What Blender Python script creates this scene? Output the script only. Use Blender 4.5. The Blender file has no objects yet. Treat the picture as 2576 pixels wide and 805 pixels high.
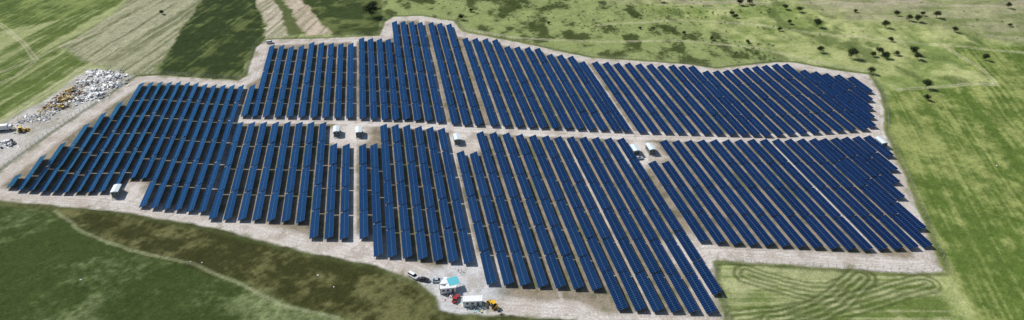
import bpy, math, random, bmesh
import numpy as np
from mathutils import Vector, Matrix
random.seed(7); rng=np.random.default_rng(11)
scene=bpy.context.scene
col=scene.collection
K=213.9
def G(u,w):
    """survey grid reading -> metres on the ground plane"""
    t=w+700.0
    return (K*(u-1288)/t, K*(2040.6/t-.5403))
# ---------------------------------------------------------------- materials
def mat(name,color,rough=.8,spec=.3,metal=0.0,var=.12,scale=3.0,bump=0.0):
    m=bpy.data.materials.new(name); m.use_nodes=True
    nt=m.node_tree; b=nt.nodes['Principled BSDF']
    b.inputs['Roughness'].default_value=rough; b.inputs['Specular IOR Level'].default_value=spec
    b.inputs['Metallic'].default_value=metal
    tc=nt.nodes.new('ShaderNodeTexCoord'); n=nt.nodes.new('ShaderNodeTexNoise')
    n.inputs['Scale'].default_value=scale; n.inputs['Detail'].default_value=4
    nt.links.new(tc.outputs['Object'],n.inputs['Vector'])
    r=nt.nodes.new('ShaderNodeMapRange'); r.inputs['From Min'].default_value=.3; r.inputs['From Max'].default_value=.7
    r.inputs['To Min'].default_value=1-var; r.inputs['To Max'].default_value=1+var
    nt.links.new(n.outputs['Fac'],r.inputs['Value'])
    mx=nt.nodes.new('ShaderNodeMix'); mx.data_type='RGBA'; mx.blend_type='MULTIPLY'; mx.inputs['Factor'].default_value=1
    mx.inputs[6].default_value=(*color,1)
    nt.links.new(r.outputs['Result'],mx.inputs[7]); nt.links.new(mx.outputs[2],b.inputs['Base Color'])
    return m
M={}
M['steel']=mat('galvanised_steel',(.20,.21,.22),.5,.5,.4)
M['white']=mat('white_paint',(.78,.78,.77),.45,.4)
M['offwhite']=mat('offwhite_panel',(.50,.50,.48),.7)
M['kwall']=mat('kiosk_wall',(.22,.255,.25),.7)
M['roofw']=mat('kiosk_roof',(.60,.67,.70),.5,.4)
M['grey']=mat('grey_wall',(.13,.15,.15),.7)
M['dark']=mat('dark_louvre',(.05,.055,.06),.6)
M['concrete']=mat('concrete',(.42,.41,.38),.9,var=.2)
M['teal']=mat('turquoise_sheet',(.05,.42,.50),.45,.4)
M['red']=mat('red_paint',(.40,.02,.02),.35,.5)
M['yellow']=mat('yellow_paint',(.70,.42,.02),.45,.4)
M['black']=mat('rubber',(.02,.02,.02),.85)
M['glass']=mat('car_glass',(.02,.025,.03),.08,.6)
M['carwhite']=mat('car_white',(.75,.76,.78),.25,.6,var=.03)
M['carsilver']=mat('car_silver',(.50,.56,.64),.28,.6,.3,var=.03)
M['carblack']=mat('car_dark',(.03,.035,.045),.25,.6,var=.03)
M['wood']=mat('wood',(.35,.22,.11),.85,var=.3)
M['bark']=mat('bark',(.08,.06,.04),.95,var=.3)
M['leaf']=mat('leaf_dark',(.022,.040,.013),.7,.2,var=.4,scale=.8)
M['leaf2']=mat('leaf_light',(.055,.080,.024),.7,.2,var=.4,scale=.8)
M['cardboard']=mat('cardboard',(.42,.28,.14),.9,var=.3)
M['yelplastic']=mat('yellow_film',(.70,.55,.10),.6)
M['skin']=mat('skin',(.45,.27,.18),.6)
M['cloth1']=mat('shirt_cloth',(.55,.56,.60),.9)
M['cloth2']=mat('vest_cloth',(.60,.25,.03),.9)
M['trouser']=mat('trouser_cloth',(.03,.04,.07),.9)
M['hair']=mat('hair',(.02,.015,.01),.8)
M['stone']=mat('pale_stone',(.55,.53,.48),.9,var=.25)

# panel glass : dark cells under blue-coated glass (Fresnel reflection)
def panel_mat():
    m=bpy.data.materials.new('solar_panel_glass'); m.use_nodes=True
    nt=m.node_tree; N=nt.nodes; Lk=nt.links; N.remove(N['Principled BSDF']); out=N['Material Output']
    uv=N.new('ShaderNodeUVMap'); uv.uv_map='UVMap'
    sp=N.new('ShaderNodeSeparateXYZ'); Lk.new(uv.outputs['UV'],sp.inputs[0])
    def mth(op,a,bv=None):
        n=N.new('ShaderNodeMath'); n.operation=op
        for i,v in enumerate((a,bv)):
            if v is None: continue
            if isinstance(v,(int,float)): n.inputs[i].default_value=v
            else: Lk.new(v,n.inputs[i])
        return n.outputs[0]
    def line(src,period,half):
        f=mth('FRACT',mth('DIVIDE',src,period)); d=mth('ABSOLUTE',mth('SUBTRACT',f,.5))
        return mth('GREATER_THAN',d,.5-half/period)
    fr=mth('MAXIMUM',line(sp.outputs[0],1.0,.025),line(sp.outputs[1],1.98,.04))
    cell=mth('MULTIPLY',mth('MAXIMUM',line(sp.outputs[0],.1667,.004),line(sp.outputs[1],.165,.004)),.10)
    at=N.new('ShaderNodeAttribute'); at.attribute_name='trand'
    fl=N.new('ShaderNodeCombineXYZ'); Lk.new(mth('FLOOR',sp.outputs[0]),fl.inputs[0]); Lk.new(mth('FLOOR',mth('DIVIDE',sp.outputs[1],1.98)),fl.inputs[1]); Lk.new(at.outputs['Fac'],fl.inputs[2])
    wn=N.new('ShaderNodeTexWhiteNoise'); Lk.new(fl.outputs[0],wn.inputs['Vector'])
    def mixn(f,a,b_):
        n=N.new('ShaderNodeMix'); n.data_type='RGBA'; Lk.new(f,n.inputs['Factor'])
        for i,v in((6,a),(7,b_)):
            if isinstance(v,tuple): n.inputs[i].default_value=v
            else: Lk.new(v,n.inputs[i])
        return n.outputs[2]
    tv=mth('ADD',mth('MULTIPLY',wn.outputs['Value'],.5),mth('MULTIPLY',at.outputs['Fac'],.5))
    c=mixn(tv,(.0006,.0042,.022,1),(.0012,.0085,.042,1))
    c=mixn(cell,c,(.08,.13,.22,1)); c=mixn(fr,c,(.10,.15,.25,1))
    df=N.new('ShaderNodeBsdfDiffuse'); Lk.new(c,df.inputs['Color'])
    gl=N.new('ShaderNodeBsdfGlossy'); gl.inputs['Roughness'].default_value=.14
    gt=mixn(at.outputs['Fac'],(.09,.45,.95,1),(.13,.52,1,1)); Lk.new(gt,gl.inputs['Color'])
    fs=N.new('ShaderNodeFresnel'); fs.inputs['IOR'].default_value=1.9
    ms=N.new('ShaderNodeMixShader'); Lk.new(fs.outputs[0],ms.inputs[0]); Lk.new(df.outputs[0],ms.inputs[1]); Lk.new(gl.outputs[0],ms.inputs[2])
    Lk.new(ms.outputs[0],out.inputs['Surface'])
    return m
M['panel']=panel_mat()

# ---------------------------------------------------------------- mesh builder
class MB:
    def __init__(s): s.v=[]; s.f=[]; s.m=[]; s.names=[]
    def mi(s,n):
        if n not in s.names: s.names.append(n)
        return s.names.index(n)
    def add(s,vs,fs,mn):
        o=len(s.v); s.v+= [tuple(v) for v in vs]; k=s.mi(mn)
        for f in fs: s.f.append(tuple(i+o for i in f)); s.m.append(k)
    def box(s,c,d,mn,rot=0,taper=1.0,M4=None):
        x,y,z=[q/2 for q in d]; vs=[]
        for sz,t in((-1,1),(1,taper)):
            for sx,sy in((-1,-1),(1,-1),(1,1),(-1,1)): vs.append(Vector((sx*x*t,sy*y*t,sz*z)))
        R=M4 if M4 is not None else Matrix.Rotation(rot,3,'Z')
        vs=[R@v+Vector(c) for v in vs]
        s.add(vs,[(0,3,2,1),(4,5,6,7),(0,1,5,4),(1,2,6,5),(2,3,7,6),(3,0,4,7)],mn)
    def beam(s,a,b,w,mn,w2=None,seg=4):
        a=Vector(a); b=Vector(b); d=(b-a); 
        if d.length<1e-6: return
        q=d.to_track_quat('Z','Y').to_matrix(); w2=w if w2 is None else w2
        vs=[]
        for p,r in((a,w),(b,w2)):
            for i in range(seg):
                t=2*math.pi*i/seg+math.pi/4; vs.append(p+q@Vector((math.cos(t)*r,math.sin(t)*r,0)))
        fs=[(i,(i+1)%seg,seg+(i+1)%seg,seg+i) for i in range(seg)]+[tuple(range(seg))[::-1],tuple(range(seg,2*seg))]
        s.add(vs,fs,mn)
    def loft(s,rings,mn,caps=True):
        n=len(rings[0]); vs=[p for r in rings for p in r]; fs=[]
        for k in range(len(rings)-1):
            for i in range(n): fs.append((k*n+i,k*n+(i+1)%n,(k+1)*n+(i+1)%n,(k+1)*n+i))
        if caps: fs+= [tuple(range(n))[::-1],tuple(range((len(rings)-1)*n,len(rings)*n))]
        s.add(vs,fs,mn)
    def obj(s,name,loc=(0,0,0),rz=0,parent=None,smooth=False,scale=1):
        me=bpy.data.meshes.new(name); me.from_pydata(s.v,[],s.f); 
        for n in s.names: me.materials.append(M[n])
        me.polygons.foreach_set('material_index',s.m)
        if smooth: me.polygons.foreach_set('use_smooth',[True]*len(s.f))
        me.update(); o=bpy.data.objects.new(name,me); col.objects.link(o)
        o.location=loc; o.rotation_euler=(0,0,rz); o.scale=(scale,)*3
        if parent: o.parent=parent
        return o
def empty(name,loc,rz=0):
    o=bpy.data.objects.new(name,None); col.objects.link(o); o.location=loc; o.rotation_euler=(0,0,rz); o.empty_display_size=1; return o

# ---------------------------------------------------------------- noise
def h2(ix,iy,s):
    n=(ix.astype(np.int64)*374761393+iy.astype(np.int64)*668265263+s*982451653)&0x7fffffff
    n=((n^(n>>13))*1274126177)&0x7fffffff
    n=(n^(n>>16))&0xffffff
    return n/float(0xffffff)
def vn(x,y,s):
    ix=np.floor(x); iy=np.floor(y); fx=x-ix; fy=y-iy; fx=fx*fx*(3-2*fx); fy=fy*fy*(3-2*fy)
    a=h2(ix,iy,s); b=h2(ix+1,iy,s); c=h2(ix,iy+1,s); d=h2(ix+1,iy+1,s)
    return (a*(1-fx)+b*fx)*(1-fy)+(c*(1-fx)+d*fx)*fy
def fbm(x,y,s,o=4):
    r=0;a=1;t=0
    for i in range(o):
        r=r+a*vn(x*2**i+i*17.3,y*2**i-i*9.1,s+i); t+=a; a*=.55
    return r/t*2-1
def ss(a,b,x):
    t=np.clip((x-a)/(b-a),0,1); return t*t*(3-2*t)
def segd(X,Y,pts,closed=False):
    d=np.full(X.shape,1e9); n=len(pts)
    for i in range(n if closed else n-1):
        ax,ay=pts[i]; bx,by=pts[(i+1)%n]; ex,ey=bx-ax,by-ay; L=ex*ex+ey*ey+1e-9
        t=np.clip(((X-ax)*ex+(Y-ay)*ey)/L,0,1)
        d=np.minimum(d,(X-ax-t*ex)**2+(Y-ay-t*ey)**2)
    return np.sqrt(d)
def inside(X,Y,pts):
    r=np.zeros(X.shape,bool); n=len(pts)
    for i in range(n):
        ax,ay=pts[i]; bx,by=pts[(i+1)%n]
        if ay==by: continue
        c=((ay>Y)!=(by>Y))&(X<(bx-ax)*(Y-ay)/(by-ay)+ax); r^=c
    return r
def sd(X,Y,pts):
    d=segd(X,Y,pts,True); return np.where(inside(X,Y,pts),-d,d)

# ---------------------------------------------------------------- plan data
P=dict(
farm=[(-150,545),(0,432),(120,345),(240,265),(345,193),(400,190),(600,203),(622,190),(645,120),(668,100),(800,97),(955,90),(970,55),(990,42),(1060,40),(1140,53),(1165,80),(1300,106),(1480,145),(1600,153),(1740,163),(1800,173),(1960,156),(2000,158),(2080,173),(2185,188),(2215,240),(2222,275),(2226,340),(2270,430),(2340,600),(2372,682),(2300,686),(1830,655),(1790,655),(1803,740),(1822,805),(1830,840),(1500,830),(1450,803),(1240,792),(1110,782),(1098,745),(1050,705),(950,668),(760,630),(550,575),(300,530),(0,505),(-150,500)],
darkband=[(-60,508),(140,530),(210,585),(330,630),(470,660),(600,710),(720,770),(850,800),(1000,840),(1500,840),(1450,803),(1240,792),(1110,782),(1098,745),(1050,705),(950,668),(760,630),(550,575),(300,530),(0,505)],
darkfield=[(515,-10),(635,-10),(665,50),(665,110),(620,160),(600,200),(400,188),(410,150),(470,60)],
tan1=[(635,-10),(690,-10),(728,90),(672,102),(668,50)],
green2=[(690,-10),(712,-10),(765,85),(728,92)],
tan2=[(712,-10),(752,-10),(832,86),(768,90)],
green3=[(752,-10),(965,-10),(955,88),(834,90)],
tanL=[(330,-10),(525,-10),(480,60),(410,150),(385,188),(300,190),(240,160),(150,120),(300,30)],
greenTL=[(-200,-10),(330,-10),(240,30),(100,60),(-200,120)],
rubble=[(-120,440),(-100,310),(0,310),(100,260),(230,170),(300,182),(345,195),(240,265),(120,345),(0,432)],
scrub=[(965,-20),(1500,-20),(1750,60),(1900,120),(1950,150),(1800,170),(1600,150),(1480,142),(1300,103),(1165,75),(1140,50),(960,40)],
tanR=[(1900,-60),(2800,-60),(2800,110),(2500,100),(2300,60),(2100,50)],
rightfield=[(2240,228),(2500,215),(2380,118),(2800,110),(2900,900),(2500,860),(2400,700),(2375,682),(2340,600),(2270,430),(2226,340),(2222,275)],
lowright=[(1803,658),(2350,690),(2420,850),(1830,850),(1803,740)])
P={k:[G(*p) for p in v] for k,v in P.items()}
Ln=dict(central=[(590,299),(760,301),(890,304),(1120,318),(1300,330),(1570,340),(1700,344),(1900,350),(2060,343),(2215,336)],
 tr1=[(0,310),(60,270),(150,210),(240,150),(380,70),(470,10),(500,-20)],
 tr2=[(-50,200),(80,150),(150,120),(300,60),(420,-10)],
 tr3=[(0,60),(60,110),(90,150),(40,190),(-60,230)],
 bl=[(140,530),(210,585),(330,630),(470,660),(600,710),(720,770),(850,800)],
 lr1=[(1880,690),(1960,715),(2040,735),(2100,735),(2150,715),(2170,697)],lr2=[(1860,805),(1960,795),(2080,778),(2180,755),(2260,730),(2330,712)],lr3=[(1950,812),(2050,785),(2110,750),(2145,715),(2165,695)],
 ur1=[(1165,72),(1300,95),(1500,105),(1700,100),(1900,120),(2100,165),(2190,182)],ur2=[(2260,225),(2430,212),(2505,216),(2470,170),(2380,118)],
 ur3=[(1500,60),(1700,50),(1900,62),(2100,90),(2576,130)],
 left=[(-150,520),(0,425),(120,338),(240,258),(345,190)],
 fenceR=[(2190,178),(2222,240),(2232,275),(2236,340),(2280,430),(2350,600),(2390,688),(2300,684),(1830,662),(1803,655),(1800,700),(1812,740),(1835,805),(1850,860)],
 fenceT=[(-60,478),(0,425),(120,337),(240,257),(340,188),(400,186),(602,198),(616,188),(638,118),(664,98),(800,93),(950,87),(965,52),(985,38),(1060,36),(1145,49),(1170,77),(1300,102),(1480,141),(1600,149),(1740,159),(1800,169),(1960,152),(2000,154),(2080,169),(2190,178)])
Ln={k:[G(*p) for p in v] for k,v in Ln.items()}

# ---------------------------------------------------------------- ground
def axis(a,b,step,far):
    core=list(np.arange(a,b+.01,step)); lo=[];hi=[]; s=step*2
    x=a
    while x>-far: x-=s; s*=1.25; lo.append(x)
    s=step*2; x=core[-1]
    while x<far: x+=s; s*=1.25; hi.append(x)
    return np.array(lo[::-1]+core+hi)
ax=axis(-405,405,.7,6000); ay=axis(160,525,.7,6000)
X,Y=np.meshgrid(ax,ay)
wx=X+3.0*fbm(X/9,Y/9,1,3)+.8*fbm(X/1.7,Y/1.7,9,2); wy=Y+3.0*fbm(X/9,Y/9,4,3)+.8*fbm(X/1.7,Y/1.7,12,2)
wx1=X+.35*(wx-X); wy1=Y+.35*(wy-Y)
dF=sd(wx1,wy1,P['farm'])
dF0=sd(X,Y,P['farm'])
n1=fbm(X/40,Y/40,21,4); n2=fbm(X/7,Y/7,31,4); n3=fbm(X/1.6,Y/1.6,41,3); n4=h2(np.round(X*7),np.round(Y*7),5)*2-1
def C(*c): return np.array(c)
C_=np.zeros(X.shape+(3,))
def put(c,mask):
    global C_
    mask=mask[...,None]; C_=C_*(1-mask)+c*mask
def mixc(a,b,t): return a*(1-t[...,None])+b*t[...,None]
C_[:]=mixc(C(.18,.235,.070),C(.35,.375,.16),ss(-.5,.5,n1+.6*n2))
put(C(.08,.115,.033),ss(.1,.45,fbm(X/12,Y/20,77,5)+.2*n3)*.75)
# upper-left meadow
ul=ss(-95,-120,X+(Y-300)*.12)
st1=fbm((X-.15*Y)/2.2,Y/90,51,3); st2=fbm((X-.15*Y)/9,Y/120,57,2)
put(mixc(C(.10,.14,.035),C(.28,.31,.14),ss(-.5,.5,st2+.9*st1+.5*n1+.3*n2)),ul)
def reg(k,c,soft=1.5,op=1.0): 
    d=sd(wx,wy,P[k]); put(c,ss(soft,-soft,d)*op)
reg('greenTL',mixc(C(.075,.115,.028),C(.19,.235,.075),ss(-.4,.6,n1+.5*n2+.7*st1)))
reg('tanL',mixc(C(.33,.325,.21),C(.15,.16,.085),ss(-.4,.5,st1*1.2+.5*n2)),2.5,.92)
reg('darkfield',mixc(C(.030,.046,.014),C(.10,.125,.04),ss(-.1,.8,n2*.9+st1*.7)))
reg('green3',mixc(C(.04,.058,.018),C(.11,.135,.045),ss(-.3,.5,n2+n1)))
reg('tan1',mixc(C(.46,.41,.32),C(.26,.25,.16),ss(-.4,.5,st1*1.3)))
reg('green2',C(.09,.11,.04)+0*C_)
reg('tan2',mixc(C(.46,.39,.30),C(.27,.24,.16),ss(-.4,.5,st1*1.3)))
# scrub hillside
sc=fbm(X/10,Y/15,61,5)
reg('scrub',mixc(C(.23,.275,.105),C(.045,.062,.018),ss(-.12,.26,sc+.3*n3-.05)),5,.95)
reg('tanR',mixc(C(.31,.30,.18),C(.17,.195,.080),ss(-.25,.35,fbm(X/26,Y/9,66,5)+.2*n2)),8,.75)
put(C(.44,.36,.31),ss(488,497,Y+9*n1)*ss(60,120,X)*.45*ss(-.3,.4,fbm(X/30,Y/5,68,4)))
# right field
sr=fbm((X-.235*Y)/1.3,Y/60,71,2); sr2=fbm((X-.235*Y)/12,Y/50,73,3)
reg('rightfield',mixc(C(.095,.145,.030),C(.24,.275,.090),ss(-.6,.75,sr2+.75*sr+.9*n2+.5*n1+.3*n3)),2)
reg('lowright',mixc(C(.12,.165,.042),C(.31,.33,.16),ss(-.4,.6,n1+.6*n2+.9*fbm(X/30,Y/1.2,75,2))),1.5)
# near-left pasture
bl=mixc(C(.045,.068,.018),C(.185,.220,.100),ss(-.35,.65,n1+.5*n2+.3*n3+np.clip((X+115)/90,-.6,.55)))
put(bl,((Y<262)&(dF0>0)&(X<45)).astype(float))
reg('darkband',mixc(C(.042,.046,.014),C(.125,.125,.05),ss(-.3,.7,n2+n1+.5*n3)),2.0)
# tracks
def track(k,c,w=.5,gap=0.9,op=.5):
    d=segd(X+.8*n2,Y+.8*n2,Ln[k]); 
    put(c+0*C_,ss(w,w*.3,np.abs(d-gap))*op*(.7+.3*n2))
for k in('tr1','tr2','tr3','ur1','ur3','ur2'): track(k,C(.46,.44,.29),.9,1.0,.7)
track('bl',C(.28,.30,.17),.8,.3,.7)
for k in('lr1','lr2','lr3'): 
    for g in(0.,2.6,5.0): track(k,C(.065,.09,.025),.9,g,.9)
    for g in(1.3,3.9): track(k,C(.36,.37,.20),.5,g,.5)
# rubble yard
reg('rubble',mixc(C(.52,.50,.47),C(.32,.30,.26),ss(-.4,.5,n2+.5*n3)),2.5,.95)
# farm soil
cc=X+.1916*(Y+115.6)
soil=mixc(C(.31,.26,.195),C(.15,.135,.09),ss(-.45,.55,n2+.6*n3+.3*n1))
pale=mixc(C(.64,.60,.56),C(.45,.40,.35),ss(-.5,.6,n2+.5*n3))
fm=ss(.8,-.8,dF)
put(soil,fm)
green=ss(.1,.6,fbm(X/5,Y/25,83,3)+.3*n3)*fm
put(C(.11,.125,.05)+0*C_,green*.6)
edge=fm*ss(-11,-7,dF+2.0*n2)
put(pale,edge*.9)
put(pale,fm*ss(5.2,3.4,segd(X,Y,Ln['central'])+.8*n2)*.95)
for c0 in(-1.8,46.5,143.0,209.5,-66.5,76.,107.):
    wdt=2.4 if c0 not in(76.,107.) else 1.2
    put(pale,fm*ss(wdt,wdt-1.2,np.abs(cc-c0)+.4*n2)*.8)
for q in[(297,500),(870,340),(1160,365),(1610,385),(1190,690),(1120,740),(2225,365),(900,640),(1750,640)]:
    qx,qy=G(*q); put(pale,fm*ss(16,8,np.hypot(X-qx,Y-qy)+3*n2)*.9)
qx,qy=G(1150,735); put(C(.50,.52,.54)+0*C_,fm*ss(22,12,np.hypot((X-qx),(Y-qy)*1.2)+3*n2)*.7)
# wheel ruts, scuffs and damp patches
for off in(-5.2,-3.6,-7.5,-2.2): put(C(.29,.25,.20)+0*C_,fm*ss(.6,.15,np.abs(dF0-off+.9*n2))*.6*(.6+.4*n1))
d=segd(X,Y,Ln['central']); put(C(.32,.28,.22)+0*C_,fm*ss(.5,.15,np.abs(d-1.0+.3*n2))*.55)
put(C(.28,.24,.19)+0*C_,fm*ss(.15,.5,fbm(X/4,Y/6,101,4))*.45)
put(C(.13,.14,.055)+0*C_,fm*ss(-3.,-.3,dF0+2*n2)*ss(0,.4,fbm(X/3,Y/3,103,3))*.6)
# weeds at the edge
put(C(.07,.085,.03)+0*C_,ss(2.2,.2,np.abs(dF0-1.5+n2))*.6)
C_*= (1+(.24-.12*fm)*n3+(.10-.05*fm)*n4+.12*n2)[...,None]
C_=np.clip(C_,.005,.8)
far=ss(5,60,dF0)
Z=far*(1.8*n1+.5*n2)+.05*n2+.06*n3*ss(-2,2,dF0)
Z+=ss(560,2500,Y)*60*(fbm(X/900,Y/900,91,3)+.6)+ss(700,3000,np.abs(X))*40*(fbm(X/700,Y/700,95,3)+.4)
ny,nx=X.shape
vs=np.stack([X,Y,Z],-1).reshape(-1,3).astype(np.float32)
idx=np.arange(nx*ny).reshape(ny,nx)
q=np.stack([idx[:-1,:-1],idx[:-1,1:],idx[1:,1:],idx[1:,:-1]],-1).reshape(-1,4)
me=bpy.data.meshes.new('ground'); me.vertices.add(len(vs)); me.vertices.foreach_set('co',vs.ravel())
me.loops.add(q.size); me.loops.foreach_set('vertex_index',q.ravel().astype(np.int32))
me.polygons.add(len(q)); me.polygons.foreach_set('loop_start',np.arange(0,q.size,4,dtype=np.int32)); me.polygons.foreach_set('loop_total',np.full(len(q),4,dtype=np.int32))
me.update(calc_edges=True); me.polygons.foreach_set('use_smooth',np.ones(len(q),bool))
ca=me.color_attributes.new('soil_and_grass','FLOAT_COLOR','POINT')
ca.data.foreach_set('color',np.concatenate([C_.reshape(-1,3),np.ones((nx*ny,1))],1).astype(np.float32).ravel())
gm=bpy.data.materials.new('ground_soil_grass'); gm.use_nodes=True; nt=gm.node_tree; b=nt.nodes['Principled BSDF']
b.inputs['Roughness'].default_value=.95; b.inputs['Specular IOR Level'].default_value=.05
at=nt.nodes.new('ShaderNodeAttribute'); at.attribute_name='soil_and_grass'
tc=nt.nodes.new('ShaderNodeTexCoord')
ns=nt.nodes.new('ShaderNodeTexNoise'); ns.inputs['Scale'].default_value=1.3; ns.inputs['Detail'].default_value=5; ns.inputs['Roughness'].default_value=.75
nt.links.new(tc.outputs['Object'],ns.inputs['Vector'])
mr=nt.nodes.new('ShaderNodeMapRange'); mr.inputs['From Min'].default_value=.32; mr.inputs['From Max'].default_value=.68; mr.inputs['To Min'].default_value=.66; mr.inputs['To Max'].default_value=1.32
nt.links.new(ns.outputs['Fac'],mr.inputs['Value'])
mx=nt.nodes.new('ShaderNodeMix'); mx.data_type='RGBA'; mx.blend_type='MULTIPLY'; mx.inputs['Factor'].default_value=1
nt.links.new(at.outputs['Color'],mx.inputs[6]); nt.links.new(mr.outputs['Result'],mx.inputs[7]); nt.links.new(mx.outputs[2],b.inputs['Base Color'])
bp=nt.nodes.new('ShaderNodeBump'); bp.inputs['Strength'].default_value=.6; bp.inputs['Distance'].default_value=.3
nt.links.new(ns.outputs['Fac'],bp.inputs['Height']); nt.links.new(bp.outputs['Normal'],b.inputs['Normal'])
me.materials.append(gm); go=bpy.data.objects.new('ground',me); col.objects.link(go)
def gz(x,y):
    i=int(np.clip(np.searchsorted(ax,x),1,nx-1)); j=int(np.clip(np.searchsorted(ay,y),1,ny-1)); return float(Z[j,i])

# ---------------------------------------------------------------- panel rows
dv=Vector((-.1882,.9821,0)); nvv=Vector((.9821,.1882,0))
rows=[]
def Yw(w): return K*(2040.6/(w+700)-.5403)
def R(m,w0,w1,wd=3.7): rows.append((K*m,Yw(w1),Yw(w0),wd))
Lt=[216,216,215,214,213,210,208,207,207,207,208,209,258,285,312,360,392,440]
Lb=[535,533,530,528,525,521,450,450,483,484,485,485,486,485,485,482,480,473]
for n in range(18): R(-.3214-.0253*n,Lt[n],Lb[n],3.35)
R(-.291,215,293)
for n,t in enumerate([115,116,118,116,107,108,110,111,110]): R(-.266+.0303*n,t,294+n*.4)
for n in range(4): R([.010,.038,.066,.093][n],97+n,299+n)
for n,(m,t) in enumerate([(.12,55),(.148,55),(.176,56),(.204,57),(.24,58),(.268,60),(.298,62)]): R(m,t,[301,303,305,307,312,314,315][n])
for n,(m,t) in enumerate([(.336,97),(.367,98),(.398,99),(.428,100),(.456,118),(.486,119),(.516,121),(.545,123),(.572,138),(.601,140),(.631,143),(.655,156)]): R(m,t,317+n*1.2)
for n,(m,t) in enumerate([(.692,157),(.722,159),(.753,160),(.784,161),(.815,162),(.846,163),(.876,165),(.907,166),(.935,167),(.962,168)]): R(m,t,333+n*.9)
for m,t,b_ in [(.988,181,342),(1.019,180,341),(1.05,178,339),(1.081,175,337),(1.113,172,335),(1.145,169,333),(1.177,166,331),(1.209,164,329),(1.241,163,327),(1.27,178,320),(1.295,183,298),(1.32,187,276),(1.35,190,254),(1.38,195,233)]: R(m,t,b_)
for n,b_ in enumerate([552,553,554,555,557,558,560,600,601,602]): R(-.2955+.0295*n,364 if n>7 else 309,b_)
a=[(.0085,364,600),(.035,364,645),(.061,314,647),(.0897,315,650),(.118,317,653),(.146,320,657),(.174,322,660),(.2018,325,663)]
a+=[(.235,382,715),(.265,384,717),(.294,333,719),(.325,335,722),(.356,337,724),(.387,340,727),(.418,342,730)]
a+=[(.448,344,780),(.4775,345,782),(.507,346,784),(.537,347,785),(.566,348,787),(.596,349,788),(.6255,350,741)]
for m,t,b_ in a: R(m,t,b_)
bb=[608,612,615,617,618,620,622,624,626,628,630,628,627,626]
for n in range(14): R(.664+.03*n,408 if n<2 else 356-n*.3,bb[n])
for m,t,b_ in [(1.084,351,622),(1.1095,350,578),(1.1375,349,500),(1.165,347,462),(1.193,346,430),(1.222,344,395)]: R(m,t,b_)

def make_row(c,y0,y1,wd):
    s=.992
    A=Vector(((c-.1916*(y0+115.6))*s,y0*s,0)); B=Vector(((c-.1916*(y1+115.6))*s,y1*s,0))
    L=(B-A).length; n=max(1,round(L/19.5)); tl=L/n
    vs=[];fs=[];mi=[];uv=[];tr=[]
    off=1.2
    def quad(p,u=None,m=1,r=0.):
        o=len(vs); vs.extend(p); fs.append((o,o+1,o+2,o+3)); mi.append(m); uv.append(u or [(0,0)]*4); tr.append(r)
    def bx(a,b_,w,h):
        d=(b_-a).normalized(); sdv=d.cross(Vector((0,0,1))); 
        if sdv.length<.1: sdv=Vector((1,0,0))
        sdv.normalize(); up=sdv.cross(d); sdv*=w/2; up=up*h/2
        r=[a-sdv-up,a+sdv-up,a+sdv+up,a-sdv+up]; t=[p+(b_-a) for p in r]
        for i in range(4): quad([r[i],r[(i+1)%4],t[(i+1)%4],t[i]])
        quad(r[::-1]); quad(t)
    for k in range(n):
        tilt=math.radians(19.5+random.gauss(0,.7)); ang=random.gauss(0,.004); zz=.95+random.uniform(-.09,.09)
        g=.3
        a0=A+dv*(k*tl+g); b0=A+dv*((k+1)*tl-g)
        hw=wd/2; hz=wd*math.tan(tilt)
        nn=Vector((nvv.x*-math.sin(tilt),nvv.y*-math.sin(tilt),math.cos(tilt)))
        dz=ang*tl
        lo0=a0+nvv*(off-hw)+Vector((0,0,zz)); hi0=a0+nvv*(off+hw)+Vector((0,0,zz+hz))
        lo1=b0+nvv*(off-hw)+Vector((0,0,zz+dz)); hi1=b0+nvv*(off+hw)+Vector((0,0,zz+hz+dz))
        ul_=(b0-a0).length; r=random.random(); n_mod=round(ul_); V=3.96
        th=nn*-.06
        quad([lo0,hi0,hi1,lo1],[(0,0),(0,V),(n_mod,V),(n_mod,0)],0,r)
        quad([lo0+th,lo1+th,hi1+th,hi0+th])
        quad([lo0+th,hi0+th,hi0,lo0]); quad([hi1+th,lo1+th,lo1,hi1]); quad([lo1+th,lo0+th,lo0,lo1]); quad([hi0+th,hi1+th,hi1,hi0])
        for f in(.22,.78):
            p0=lo0.lerp(hi0,f)+nn*-.13; p1=lo1.lerp(hi1,f)+nn*-.13; bx(p0,p1,.07,.1)
        npst=5
        for j in range(npst):
            f=(j+.35)/(npst-.3); lo=lo0.lerp(lo1,f); hi=hi0.lerp(hi1,f)
            for q_ in(.22,.78):
                p=lo.lerp(hi,q_)+nn*-.2; bx(Vector((p.x,p.y,-.3)),p,.1,.1)
            bx(lo.lerp(hi,.08)+nn*-.24,lo.lerp(hi,.92)+nn*-.24,.06,.1)
    me=bpy.data.meshes.new('solar_panel_row'); 
    me.from_pydata([tuple(v) for v in vs],[],fs); me.materials.append(M['panel']); me.materials.append(M['steel'])
    me.polygons.foreach_set('material_index',mi)
    ul=me.uv_layers.new(name='UVMap'); ul.data.foreach_set('uv',[c_ for f in uv for p in f for c_ in p])
    at=me.attributes.new('trand','FLOAT','FACE'); at.data.foreach_set('value',tr)
    o=bpy.data.objects.new('solar_panel_row',me); col.objects.link(o)
for r in rows: make_row(*r)

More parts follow.
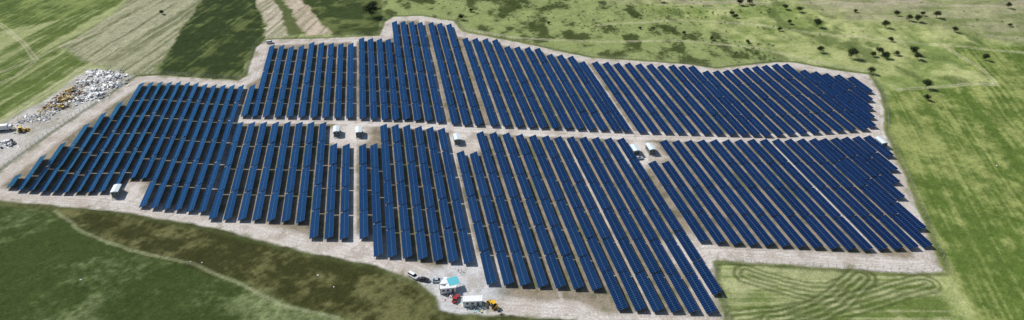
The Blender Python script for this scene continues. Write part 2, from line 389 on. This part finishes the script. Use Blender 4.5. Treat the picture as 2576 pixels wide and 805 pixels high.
# ---------------------------------------------------------------- kiosks
ROWA=math.atan2(.1882,.9821)
def kiosk(p,rz=ROWA,sc=1.0):
    x,y=G(*p); e=empty('transformer_kiosk',(x,y,0),rz); e.scale=(sc,)*3
    m=MB(); m.box((0,0,.15),(3.6,6.4,.5),'concrete'); m.box((0,-3.9,.05),(2.4,1.4,.3),'concrete'); m.obj('plinth',parent=e)
    m=MB(); m.box((0,0,1.75),(3.0,5.8,2.7),'kwall'); m.obj('walls',parent=e)
    m=MB(); m.box((0,0,3.17),(3.3,6.1,.14),'roofw')
    m.add([(-1.65,-3.05,3.243),(1.65,-3.05,3.243),(1.65,3.05,3.243),(-1.65,3.05,3.243),(0,-3.05,3.62),(0,3.05,3.62)],[(0,1,4),(3,5,2),(0,4,5,3),(1,2,5,4)],'roofw'); m.obj('roof',parent=e)
    m=MB()
    for sx in(-.72,.72): m.box((sx,-2.93,1.6),(1.1,.06,2.2),'grey'); m.box((sx,-2.975,2.1),(.8,.03,.6),'dark')
    for sy in(-1.8,0,1.8):
        for sx in(-1,1): m.box((sx*1.53,sy,1.7),(.06,1.2,1.9),'grey'); m.box((sx*1.575,sy,2.1),(.03,1.0,.8),'dark')
    m.obj('doors_and_louvres',parent=e)
for p in [(297,488),(848,337),(904,339),(1150,357),(1596,385),(1635,382),(2213,366)]: kiosk(p)

# ---------------------------------------------------------------- vehicles
def car(name,p,rz,paint,kind='sedan'):
    x,y=G(*p); m=MB()
    st={'sedan':[(-2.2,.70,.45,.62),(-2.05,.84,.35,.92),(-1.3,.88,.30,1.0),(0,.89,.28,.98),(.9,.88,.28,.95),(1.7,.84,.30,.85),(2.1,.76,.35,.72),(2.22,.6,.42,.6)],
        'van':[(-2.3,.82,.45,1.0),(-2.2,.92,.35,1.15),(0,.94,.3,1.15),(1.4,.93,.3,1.12),(2.0,.88,.32,.98),(2.3,.75,.4,.8)]}[kind]
    rings=[]
    for sx,w,zb,zt in st:
        rings.append([(sx,-w*.9,zb),(sx,-w,zb+.18),(sx,-w,zt-.15),(sx,-w*.9,zt),(sx,w*.9,zt),(sx,w,zt-.15),(sx,w,zb+.18),(sx,w*.9,zb)])
    m.loft(rings,paint)
    if kind=='sedan': g=[(-1.75,.70,.98,.99),(-1.0,.76,.97,1.42),(.1,.76,.96,1.45),(1.05,.70,.95,.97)]; roof=(-.95,.12,1.455)
    else: g=[(-2.15,.84,1.14,1.5),(-2.0,.84,1.14,1.85),(.5,.82,1.14,1.88),(1.5,.78,1.1,1.12)]; roof=(-2.0,.55,1.885)
    rings=[[(sx,-w,zb),(sx,-w*.80,zt),(sx,w*.80,zt),(sx,w,zb)] for sx,w,zb,zt in g]
    m.loft(rings,'glass')
    m.box(((roof[0]+roof[1])/2,0,roof[2]+.01),(roof[1]-roof[0]+.15,1.25,.05),paint)
    for sx in(roof[0],-.1,roof[1]):
        for sy in(-1,1): m.beam((sx-.05,sy*.8,.97),(sx,sy*.63,roof[2]),.035,paint)
    for sx in(-1.4,1.4):
        for sy in(-1,1):
            m.beam((sx,sy*.68,.33),(sx,sy*.92,.33),.33,'black',seg=14); m.beam((sx,sy*.9,.33),(sx,sy*.935,.33),.19,'steel',seg=10)
    for sy in(-1,1):
        m.box((2.19,sy*.5,.68),(.08,.3,.12),'white'); m.box((-2.2,sy*.55,.78),(.06,.28,.14),'red'); m.box((.75,sy*.98,1.0),(.15,.2,.12),paint)
    m.obj(name,(x,y,gz(x,y)+.02),rz)
car('parked_van',(1040,697),math.radians(-38),'carwhite','van')
car('parked_car',(1067,706),math.radians(-12),'carblack')
car('parked_car',(1101,708),math.radians(5),'carsilver')
car('parked_car',(1147,754),math.radians(70),'red')
car('parked_car',(1606,400),math.radians(8),'carsilver')
car('parked_van',(680,109),math.radians(15),'carwhite','van')

def backhoe(p,rz):
    x,y=G(*p); e=empty('backhoe_loader',(x,y,gz(x,y)),rz)
    m=MB(); m.box((.9,0,1.15),(2.2,1.0,.8),'yellow',taper=.88); m.box((-.2,0,.85),(3.6,.9,.4),'yellow'); m.beam((1.2,.3,1.5),(1.2,.3,2.3),.06,'black'); m.obj('chassis',parent=e)
    m=MB(); m.box((-.7,0,1.95),(1.5,1.35,1.3),'glass',taper=.9); m.box((-.7,0,2.65),(1.7,1.5,.12),'yellow')
    for sx in(-1.42,.02):
        for sy in(-.66,.66): m.beam((sx,sy,1.2),(sx*.95,sy*.95,2.6),.05,'yellow')
    m.obj('cab',parent=e)
    m=MB()
    for sx,r in((-1.1,.75),(1.5,.5)):
        for sy in(-1,1): m.beam((sx,sy*.65,r),(sx,sy*1.1,r),r,'black',seg=16); m.beam((sx,sy*1.0,r),(sx,sy*1.12,r),r*.5,'yellow',seg=10)
    m.obj('wheels',parent=e)
    m=MB()
    for sy in(-.6,.6): m.beam((.2,sy,1.5),(2.1,sy,1.2),.09,'yellow'); m.beam((2.1,sy,1.2),(2.8,sy,.5),.09,'yellow')
    m.add([(2.6,-1.15,.1),(2.6,-1.15,.95),(3.4,-1.15,.05),(2.6,1.15,.1),(2.6,1.15,.95),(3.4,1.15,.05)],[(0,1,4,3),(0,3,5,2),(0,2,1),(3,4,5)],'yellow'); m.obj('loader_bucket',parent=e)
    m=MB(); m.beam((-2.0,0,.9),(-3.0,0,3.1),.17,'yellow'); m.beam((-3.0,0,3.1),(-4.3,0,1.7),.13,'yellow'); m.box((-4.3,0,1.25),(.7,.7,.8),'dark',taper=.7); m.beam((-2.3,.0,1.8),(-3.0,0,2.6),.06,'steel')
    for sy in(-1,1): m.beam((-1.9,sy*.6,.9),(-2.2,sy*1.4,.1),.09,'yellow')
    m.obj('digger_arm',parent=e)
backhoe((1240,770),math.radians(120)); backhoe((58,331),math.radians(20))

# white lorry at the far-left yard
x,y=G(14,328); e=empty('parked_truck',(x,y,gz(x,y)),math.radians(15))
m=MB(); m.box((-.9,0,2.0),(5.4,2.3,2.3),'white'); m.box((-.9,0,.75),(6.4,1.0,.2),'dark'); m.obj('cargo_box',parent=e)
m=MB(); m.box((2.85,0,1.55),(1.7,2.1,1.9),'carwhite',taper=.9); m.box((3.62,0,1.95),(.1,1.7,.7),'glass'); m.obj('cab',parent=e)
m=MB()
for sx in(-2.6,-1.6,2.8):
    for sy in(-1,1): m.beam((sx,sy*.8,.45),(sx,sy*1.1,.45),.45,'black',seg=14)
m.obj('wheels',parent=e)

# ---------------------------------------------------------------- site compound
def container(name,p,rz,L=6,W=2.4,Hh=2.6,wall='white'):
    x,y=G(*p); e=empty(name,(x,y,.02),rz)
    m=MB(); m.box((0,0,.15+Hh/2),(L,W,Hh),wall)
    for i in range(int(L/.5)): 
        for sy in(-1,1): m.box((-L/2+.25+i*.5,sy*(W/2+.02),.15+Hh/2),(.14,.05,Hh-.2),wall)
    for sx in(-1,1):
        for sy in(-1,1): m.box((sx*L/2,sy*W/2,.15+Hh/2),(.14,.14,Hh+.1),'grey')
    m.obj('walls',parent=e)
    m=MB(); m.box((0,0,.15+Hh+.05),(L+.15,W+.15,.1),'white'); 
    for i in range(int(L/.6)): m.box((-L/2+.3+i*.6,0,.15+Hh+.12),(.08,W,.05),'roofw')
    m.obj('roof',parent=e)
    m=MB(); m.box((L*.28,-W/2-.05,1.2),(.9,.06,2.0),'grey'); 
    for sx in(-.3,-.02): m.box((L*sx,-W/2-.05,1.7),(1.0,.06,.8),'glass')
    m.box((L*.28,-W/2-.5,.12),(1.1,.7,.2),'concrete'); m.obj('door_and_windows',parent=e)
    return e
container('site_office',(1128,733),math.radians(8),6.0)
container('site_office',(1190,765),math.radians(3),6.8,2.8)
container('storage_container',(1120,722),math.radians(68),4.5)
x,y=G(1141,722); e=empty('shade_canopy',(x,y,.02),math.radians(22))
m=MB()
for i in range(8): 
    a0=-2.08+i*.52; m.add([(a0,-2.0,2.9),(a0+.26,-2.0,2.97),(a0+.52,-2.0,2.9),(a0,2.0,3.3),(a0+.26,2.0,3.37),(a0+.52,2.0,3.3)],[(0,1,4,3),(1,2,5,4)],'teal')
m.box((0,-2.02,2.86),(4.3,.08,.14),'white'); m.box((0,2.02,3.26),(4.3,.08,.14),'white'); m.obj('canopy_roof',parent=e)
m=MB()
for sx in(-2.0,2.0): m.beam((sx,-1.9,0),(sx,-1.9,2.85),.06,'steel'); m.beam((sx,1.9,0),(sx,1.9,3.25),.06,'steel')
m.box((-1,0,.75),(2.0,.8,.06),'wood'); m.box((-1.8,0,.37),(.08,.7,.7),'wood'); m.box((-.2,0,.37),(.08,.7,.7),'wood'); m.obj('posts_and_table',parent=e)

def pile(name,pts,n,mats,size=(.4,1.6),zmax=1.2,spread=6):
    m=MB(); w=[q for q in mats]
    cs=[G(*p) for p in pts]
    for i in range(n):
        cx,cy=random.choice(cs); r=abs(random.gauss(0,1))*spread*.5; t=random.uniform(0,6.28)
        px,py=cx+r*math.cos(t),cy+r*math.sin(t)
        z=gz(px,py)+random.uniform(.05,1)*zmax*math.exp(-(r/spread)**2*2)
        s1=random.uniform(*size); s2=s1*random.uniform(.3,.9); s3=random.uniform(.08,.45)
        Rm=(Matrix.Rotation(random.uniform(0,6.28),3,'Z')@Matrix.Rotation(random.gauss(0,.35),3,'X')@Matrix.Rotation(random.gauss(0,.35),3,'Y'))
        m.box((px,py,z),(s1,s2,s3),random.choice(w),M4=Rm,taper=random.uniform(.7,1))
    return m.obj(name)
pile('rubble_heap',[(262,188),(275,200),(250,205),(240,222),(225,232),(285,215),(215,210),(245,240),(200,250),(290,195),(235,190)],1000,['white','white','offwhite','stone','white'],(.5,2.6),1.3,8)
pile('packaging_waste_heap',[(185,228),(165,240),(150,250),(175,250),(145,262),(130,272),(160,268),(195,240)],620,['cardboard','wood','yelplastic','white','dark','wood','stone'],(.4,1.8),1.8,6)
pile('rubble_heap',[(95,292),(75,298),(110,300),(60,305),(130,285)],260,['white','offwhite','stone'],(.4,1.7),.5,6)
pile('rubble_heap',[(12,362),(20,358),(5,366),(30,364)],120,['white','white','offwhite','dark'],(.5,2.4),.9,4)
pile('debris_pile',[(1190,772),(1205,775),(1180,770),(1218,772)],130,['white','yelplastic','cardboard','white','teal'],(.25,1.0),.8,2.2)
pile('debris_pile',[(1135,745),(1128,740)],45,['white','red','offwhite','wood'],(.3,1.0),.6,1.8)
# scattered stones in pasture
for p in [(205,707),(480,658),(508,660),(800,693),(840,722),(2507,417)]:
    x,y=G(*p); m=MB()
    bm=bmesh.new(); bmesh.ops.create_icosphere(bm,subdivisions=2,radius=.6)
    for v in bm.verts: v.co*=random.uniform(.75,1.15); v.co.z*=.5
    vs=[v.co.copy() for v in bm.verts]; fs=[tuple(v.index for v in f.verts) for f in bm.faces]; bm.free()
    m.add(vs,fs,'stone'); m.obj('field_stone',(x,y,gz(x,y)+.1),random.uniform(0,6),scale=random.uniform(.5,.9))

# ---------------------------------------------------------------- people
def person(p,rz,shirt,stride=.18):
    x,y=G(*p)
    me=bpy.data.meshes.new('person')
    V=[(0,0,.95),(0,0,1.15),(0,0,1.38),(0,0,1.50),(0,.02,1.60),(0,.02,1.72),
       (.10,0,.90),(.11,stride,.50),(.11,stride*.9,.08),(.11,stride*.9+.14,.04),
       (-.10,0,.90),(-.11,-stride*.6,.50),(-.11,-stride,.08),(-.11,-stride+.14,.04),
       (.19,0,1.40),(.24,-.04,1.12),(.25,.06,.87),(.25,.09,.77),
       (-.19,0,1.40),(-.24,.03,1.12),(-.23,.14,.90),(-.23,.18,.80)]
    E=[(0,1),(1,2),(2,3),(3,4),(4,5),(0,6),(6,7),(7,8),(8,9),(0,10),(10,11),(11,12),(12,13),(2,14),(14,15),(15,16),(16,17),(2,18),(18,19),(19,20),(20,21)]
    Rr=[.15,.14,.16,.065,.09,.08,.10,.07,.05,.04,.10,.07,.05,.04,.065,.05,.035,.04,.065,.05,.035,.04]
    me.from_pydata(V,E,[]); o=bpy.data.objects.new('person',me); col.objects.link(o)
    o.modifiers.new('skin','SKIN')
    for i,r in enumerate(Rr): me.skin_vertices[0].data[i].radius=(r,r*.85)
    me.skin_vertices[0].data[0].use_root=True
    o.modifiers.new('sub','SUBSURF').levels=1
    dg=bpy.context.evaluated_depsgraph_get(); nm=bpy.data.meshes.new_from_object(o.evaluated_get(dg))
    o.modifiers.clear(); o.data=nm
    nm.materials.clear()
    for k in('skin',shirt,'trouser','hair','black'): nm.materials.append(M[k])
    for f in nm.polygons:
        c=f.center; f.use_smooth=True
        f.material_index=3 if (c.z>1.70 or (c.z>1.60 and c.y<0)) else 0 if c.z>1.47 else 0 if (abs(c.x)>.19 and c.z<.86) else 4 if c.z<.10 else 2 if c.z<.95 and abs(c.x)<.20 else 1
    o.location=(x,y,gz(x,y)); o.rotation_euler=(0,0,rz)
person((1153,684),.5,'cloth1'); person((1161,683),-1.2,'cloth2')

# ---------------------------------------------------------------- fence
def fence(pts,name,step=3.0):
    m=MB()
    for i in range(len(pts)-1):
        a=Vector((*pts[i],0)); b_=Vector((*pts[i+1],0)); L=(b_-a).length; n=max(1,round(L/step)); d=(b_-a).normalized(); nn=Vector((d.y,-d.x,0))
        prev=None
        for k in range(n+1):
            p=a.lerp(b_,k/n); z=gz(p.x,p.y); p=Vector((p.x,p.y,z)); lean=Vector((random.gauss(0,.04),random.gauss(0,.04),0))
            if k<n: m.beam(p-Vector((0,0,.3)),p+lean+Vector((0,0,2.0)),.085,'concrete'); m.beam(p+lean+Vector((0,0,2.0)),p+lean+nn*.35+Vector((0,0,2.35)),.065,'concrete')
            if prev is not None:
                for hz in(.3,.8,1.3,1.9): m.beam(prev+Vector((0,0,hz)),p+Vector((0,0,hz)),.012,'steel',seg=3)
            prev=p
    m.obj(name)
fence(Ln['fenceR'],'perimeter_fence'); fence(Ln['fenceT'],'perimeter_fence')

# ---------------------------------------------------------------- trees
def tree_mesh(seed,h=5,w=5,leaves=2000,trunk=True):
    rnd=random.Random(seed); m=MB()
    th=h*.35
    tips=[]
    if trunk:
        m.beam((0,0,-.3),(.1,.05,th),.16*h/5,'bark',.10*h/5,seg=7)
        for i in range(7):
            t=6.28*i/7+rnd.uniform(-.4,.4); r=w*.5*rnd.uniform(.45,.85); tip=(r*math.cos(t),r*math.sin(t),h*rnd.uniform(.45,.85))
            m.beam((.1,.05,th*rnd.uniform(.6,1)),tip,.07*h/5,'bark',.02,seg=5); tips.append(tip)
    tips.append((0,0,h*.85)); tips.append((.3,.2,h*.6))
    for i in range(5): 
        t=rnd.uniform(0,6.28); r=w*.3*rnd.random(); tips.append((r*math.cos(t),r*math.sin(t),h*rnd.uniform(.5,.9)))
    for i in range(leaves):
        c=rnd.choice(tips); s=w*.12
        p=Vector((rnd.gauss(c[0],s),rnd.gauss(c[1],s),max(.25,rnd.gauss(c[2],s*.8))))
        q=Vector((rnd.gauss(0,1),rnd.gauss(0,1),rnd.gauss(0,1)+.6)).normalized().to_track_quat('Z','Y').to_matrix()@Matrix.Rotation(rnd.uniform(0,6.28),3,'Z')
        k=rnd.uniform(.10,.26)*max(1,w/5)
        m.add([p+q@Vector(v) for v in((-k,0,0),(0,-k*.6,0),(k,0,.05),(0,k*.6,0))],[(0,1,2,3)],'leaf' if rnd.random()<.65 else 'leaf2')
    return m
protos=[]
for s in range(5):
    m=tree_mesh(s,5.0,5.2); o=m.obj('tree'); protos.append(o.data); bpy.data.objects.remove(o)
T=[(935,42,1.9),(1160,50,.9),(1185,30,.6),(2140,148,1.35),(2195,143,.8),(2210,138,1.0),(2225,147,1.1),(2255,140,.8),(2296,138,1.2),(2306,150,1.0),(2328,222,1.1),(2330,252,.8),(2190,186,.9),(2477,150,.9),(2055,68,1.2),(2225,70,1.1),(2253,42,.9),(2285,55,.9),(2305,58,1.0),(2320,38,.7),(2355,45,1.0),(2400,82,.9),(2062,132,.9),(2240,105,.8),(1975,22,.9),(2010,30,1.0),(1860,12,1.0),(1885,10,.9),(1960,78,.7),(1985,60,.7),(1660,5,1.0),(408,36,.7),(940,20,1.2),(928,30,1.0),(2535,20,.9),(2540,65,.6),(1610,70,.5),(1720,85,.6),(2150,35,.6),(1840,40,.8),(1850,45,.7),(1790,100,.6),(1880,108,.6),(1380,60,.5)]
for i,(u,w,s) in enumerate(T):
    x,y=G(u,w); s*=.93; o=bpy.data.objects.new('tree' if s>=.83 else 'bush',protos[i%5]); col.objects.link(o)
    o.location=(x,y,gz(x,y)-.05-(.35 if s<.83 else 0)); o.rotation_euler=(0,0,random.uniform(0,6.28)); o.scale=(s,s,s*random.uniform(.85,1.1))
# scrub mass on the hillside
m=MB()
cnt=0
while cnt<320:
    u=random.uniform(980,2560); w=random.uniform(-5,165)
    if u>1950 and (w>110 or random.random()<.85): continue
    if w>30+ (u-1150)*.16 and u<1950: continue
    x,y=G(u,w); 
    if vn(np.array(x/18),np.array(y/18),88)<.45: continue
    cnt+=1; s=random.uniform(.3,1.0); z=gz(x,y)
    for k in range(int(28*s)):
        p=Vector((x+random.gauss(0,.6*s),y+random.gauss(0,.6*s),z+abs(random.gauss(0,.5*s))+.05)); q=Vector((random.gauss(0,1),random.gauss(0,1),random.gauss(0,1)+.6)).normalized().to_track_quat('Z','Y').to_matrix()
        r=random.uniform(.15,.35); m.add([p+q@Vector(v) for v in((-r,0,0),(0,-r*.6,0),(r,0,.05),(0,r*.6,0))],[(0,1,2,3)],'leaf' if random.random()<.6 else 'leaf2')
m.obj('scrub_vegetation')

# ---------------------------------------------------------------- light, world, camera
sdn=Vector((-.80,.45,0)).normalized(); el=math.radians(44)
sunv=Vector((sdn.x*math.cos(el),sdn.y*math.cos(el),math.sin(el)))
sl=bpy.data.lights.new('sun','SUN'); sl.energy=5.0; sl.angle=math.radians(.5); sl.color=(1,.965,.92)
so=bpy.data.objects.new('sun',sl); col.objects.link(so); so.rotation_euler=sunv.to_track_quat('Z','Y').to_euler(); so.location=(0,0,300)
w=bpy.data.worlds.new('World'); scene.world=w; w.use_nodes=True; nt=w.node_tree
sky=nt.nodes.new('ShaderNodeTexSky'); sky.sky_type='NISHITA'; sky.sun_disc=False; sky.sun_elevation=el; sky.sun_rotation=math.atan2(sdn.x,sdn.y)
nt.links.new(sky.outputs[0],nt.nodes['Background'].inputs[0]); nt.nodes['Background'].inputs[1].default_value=.09
scene.view_settings.view_transform='Standard'; scene.view_settings.look='None'; scene.view_settings.exposure=0
cd=bpy.data.cameras.new('camera'); cd.lens=24; cd.sensor_width=36; cd.clip_end=20000; cd.clip_start=1
co=bpy.data.objects.new('camera',cd); col.objects.link(co); co.location=(0,0,180); co.rotation_euler=(math.radians(90-32.7),0,0); scene.camera=co
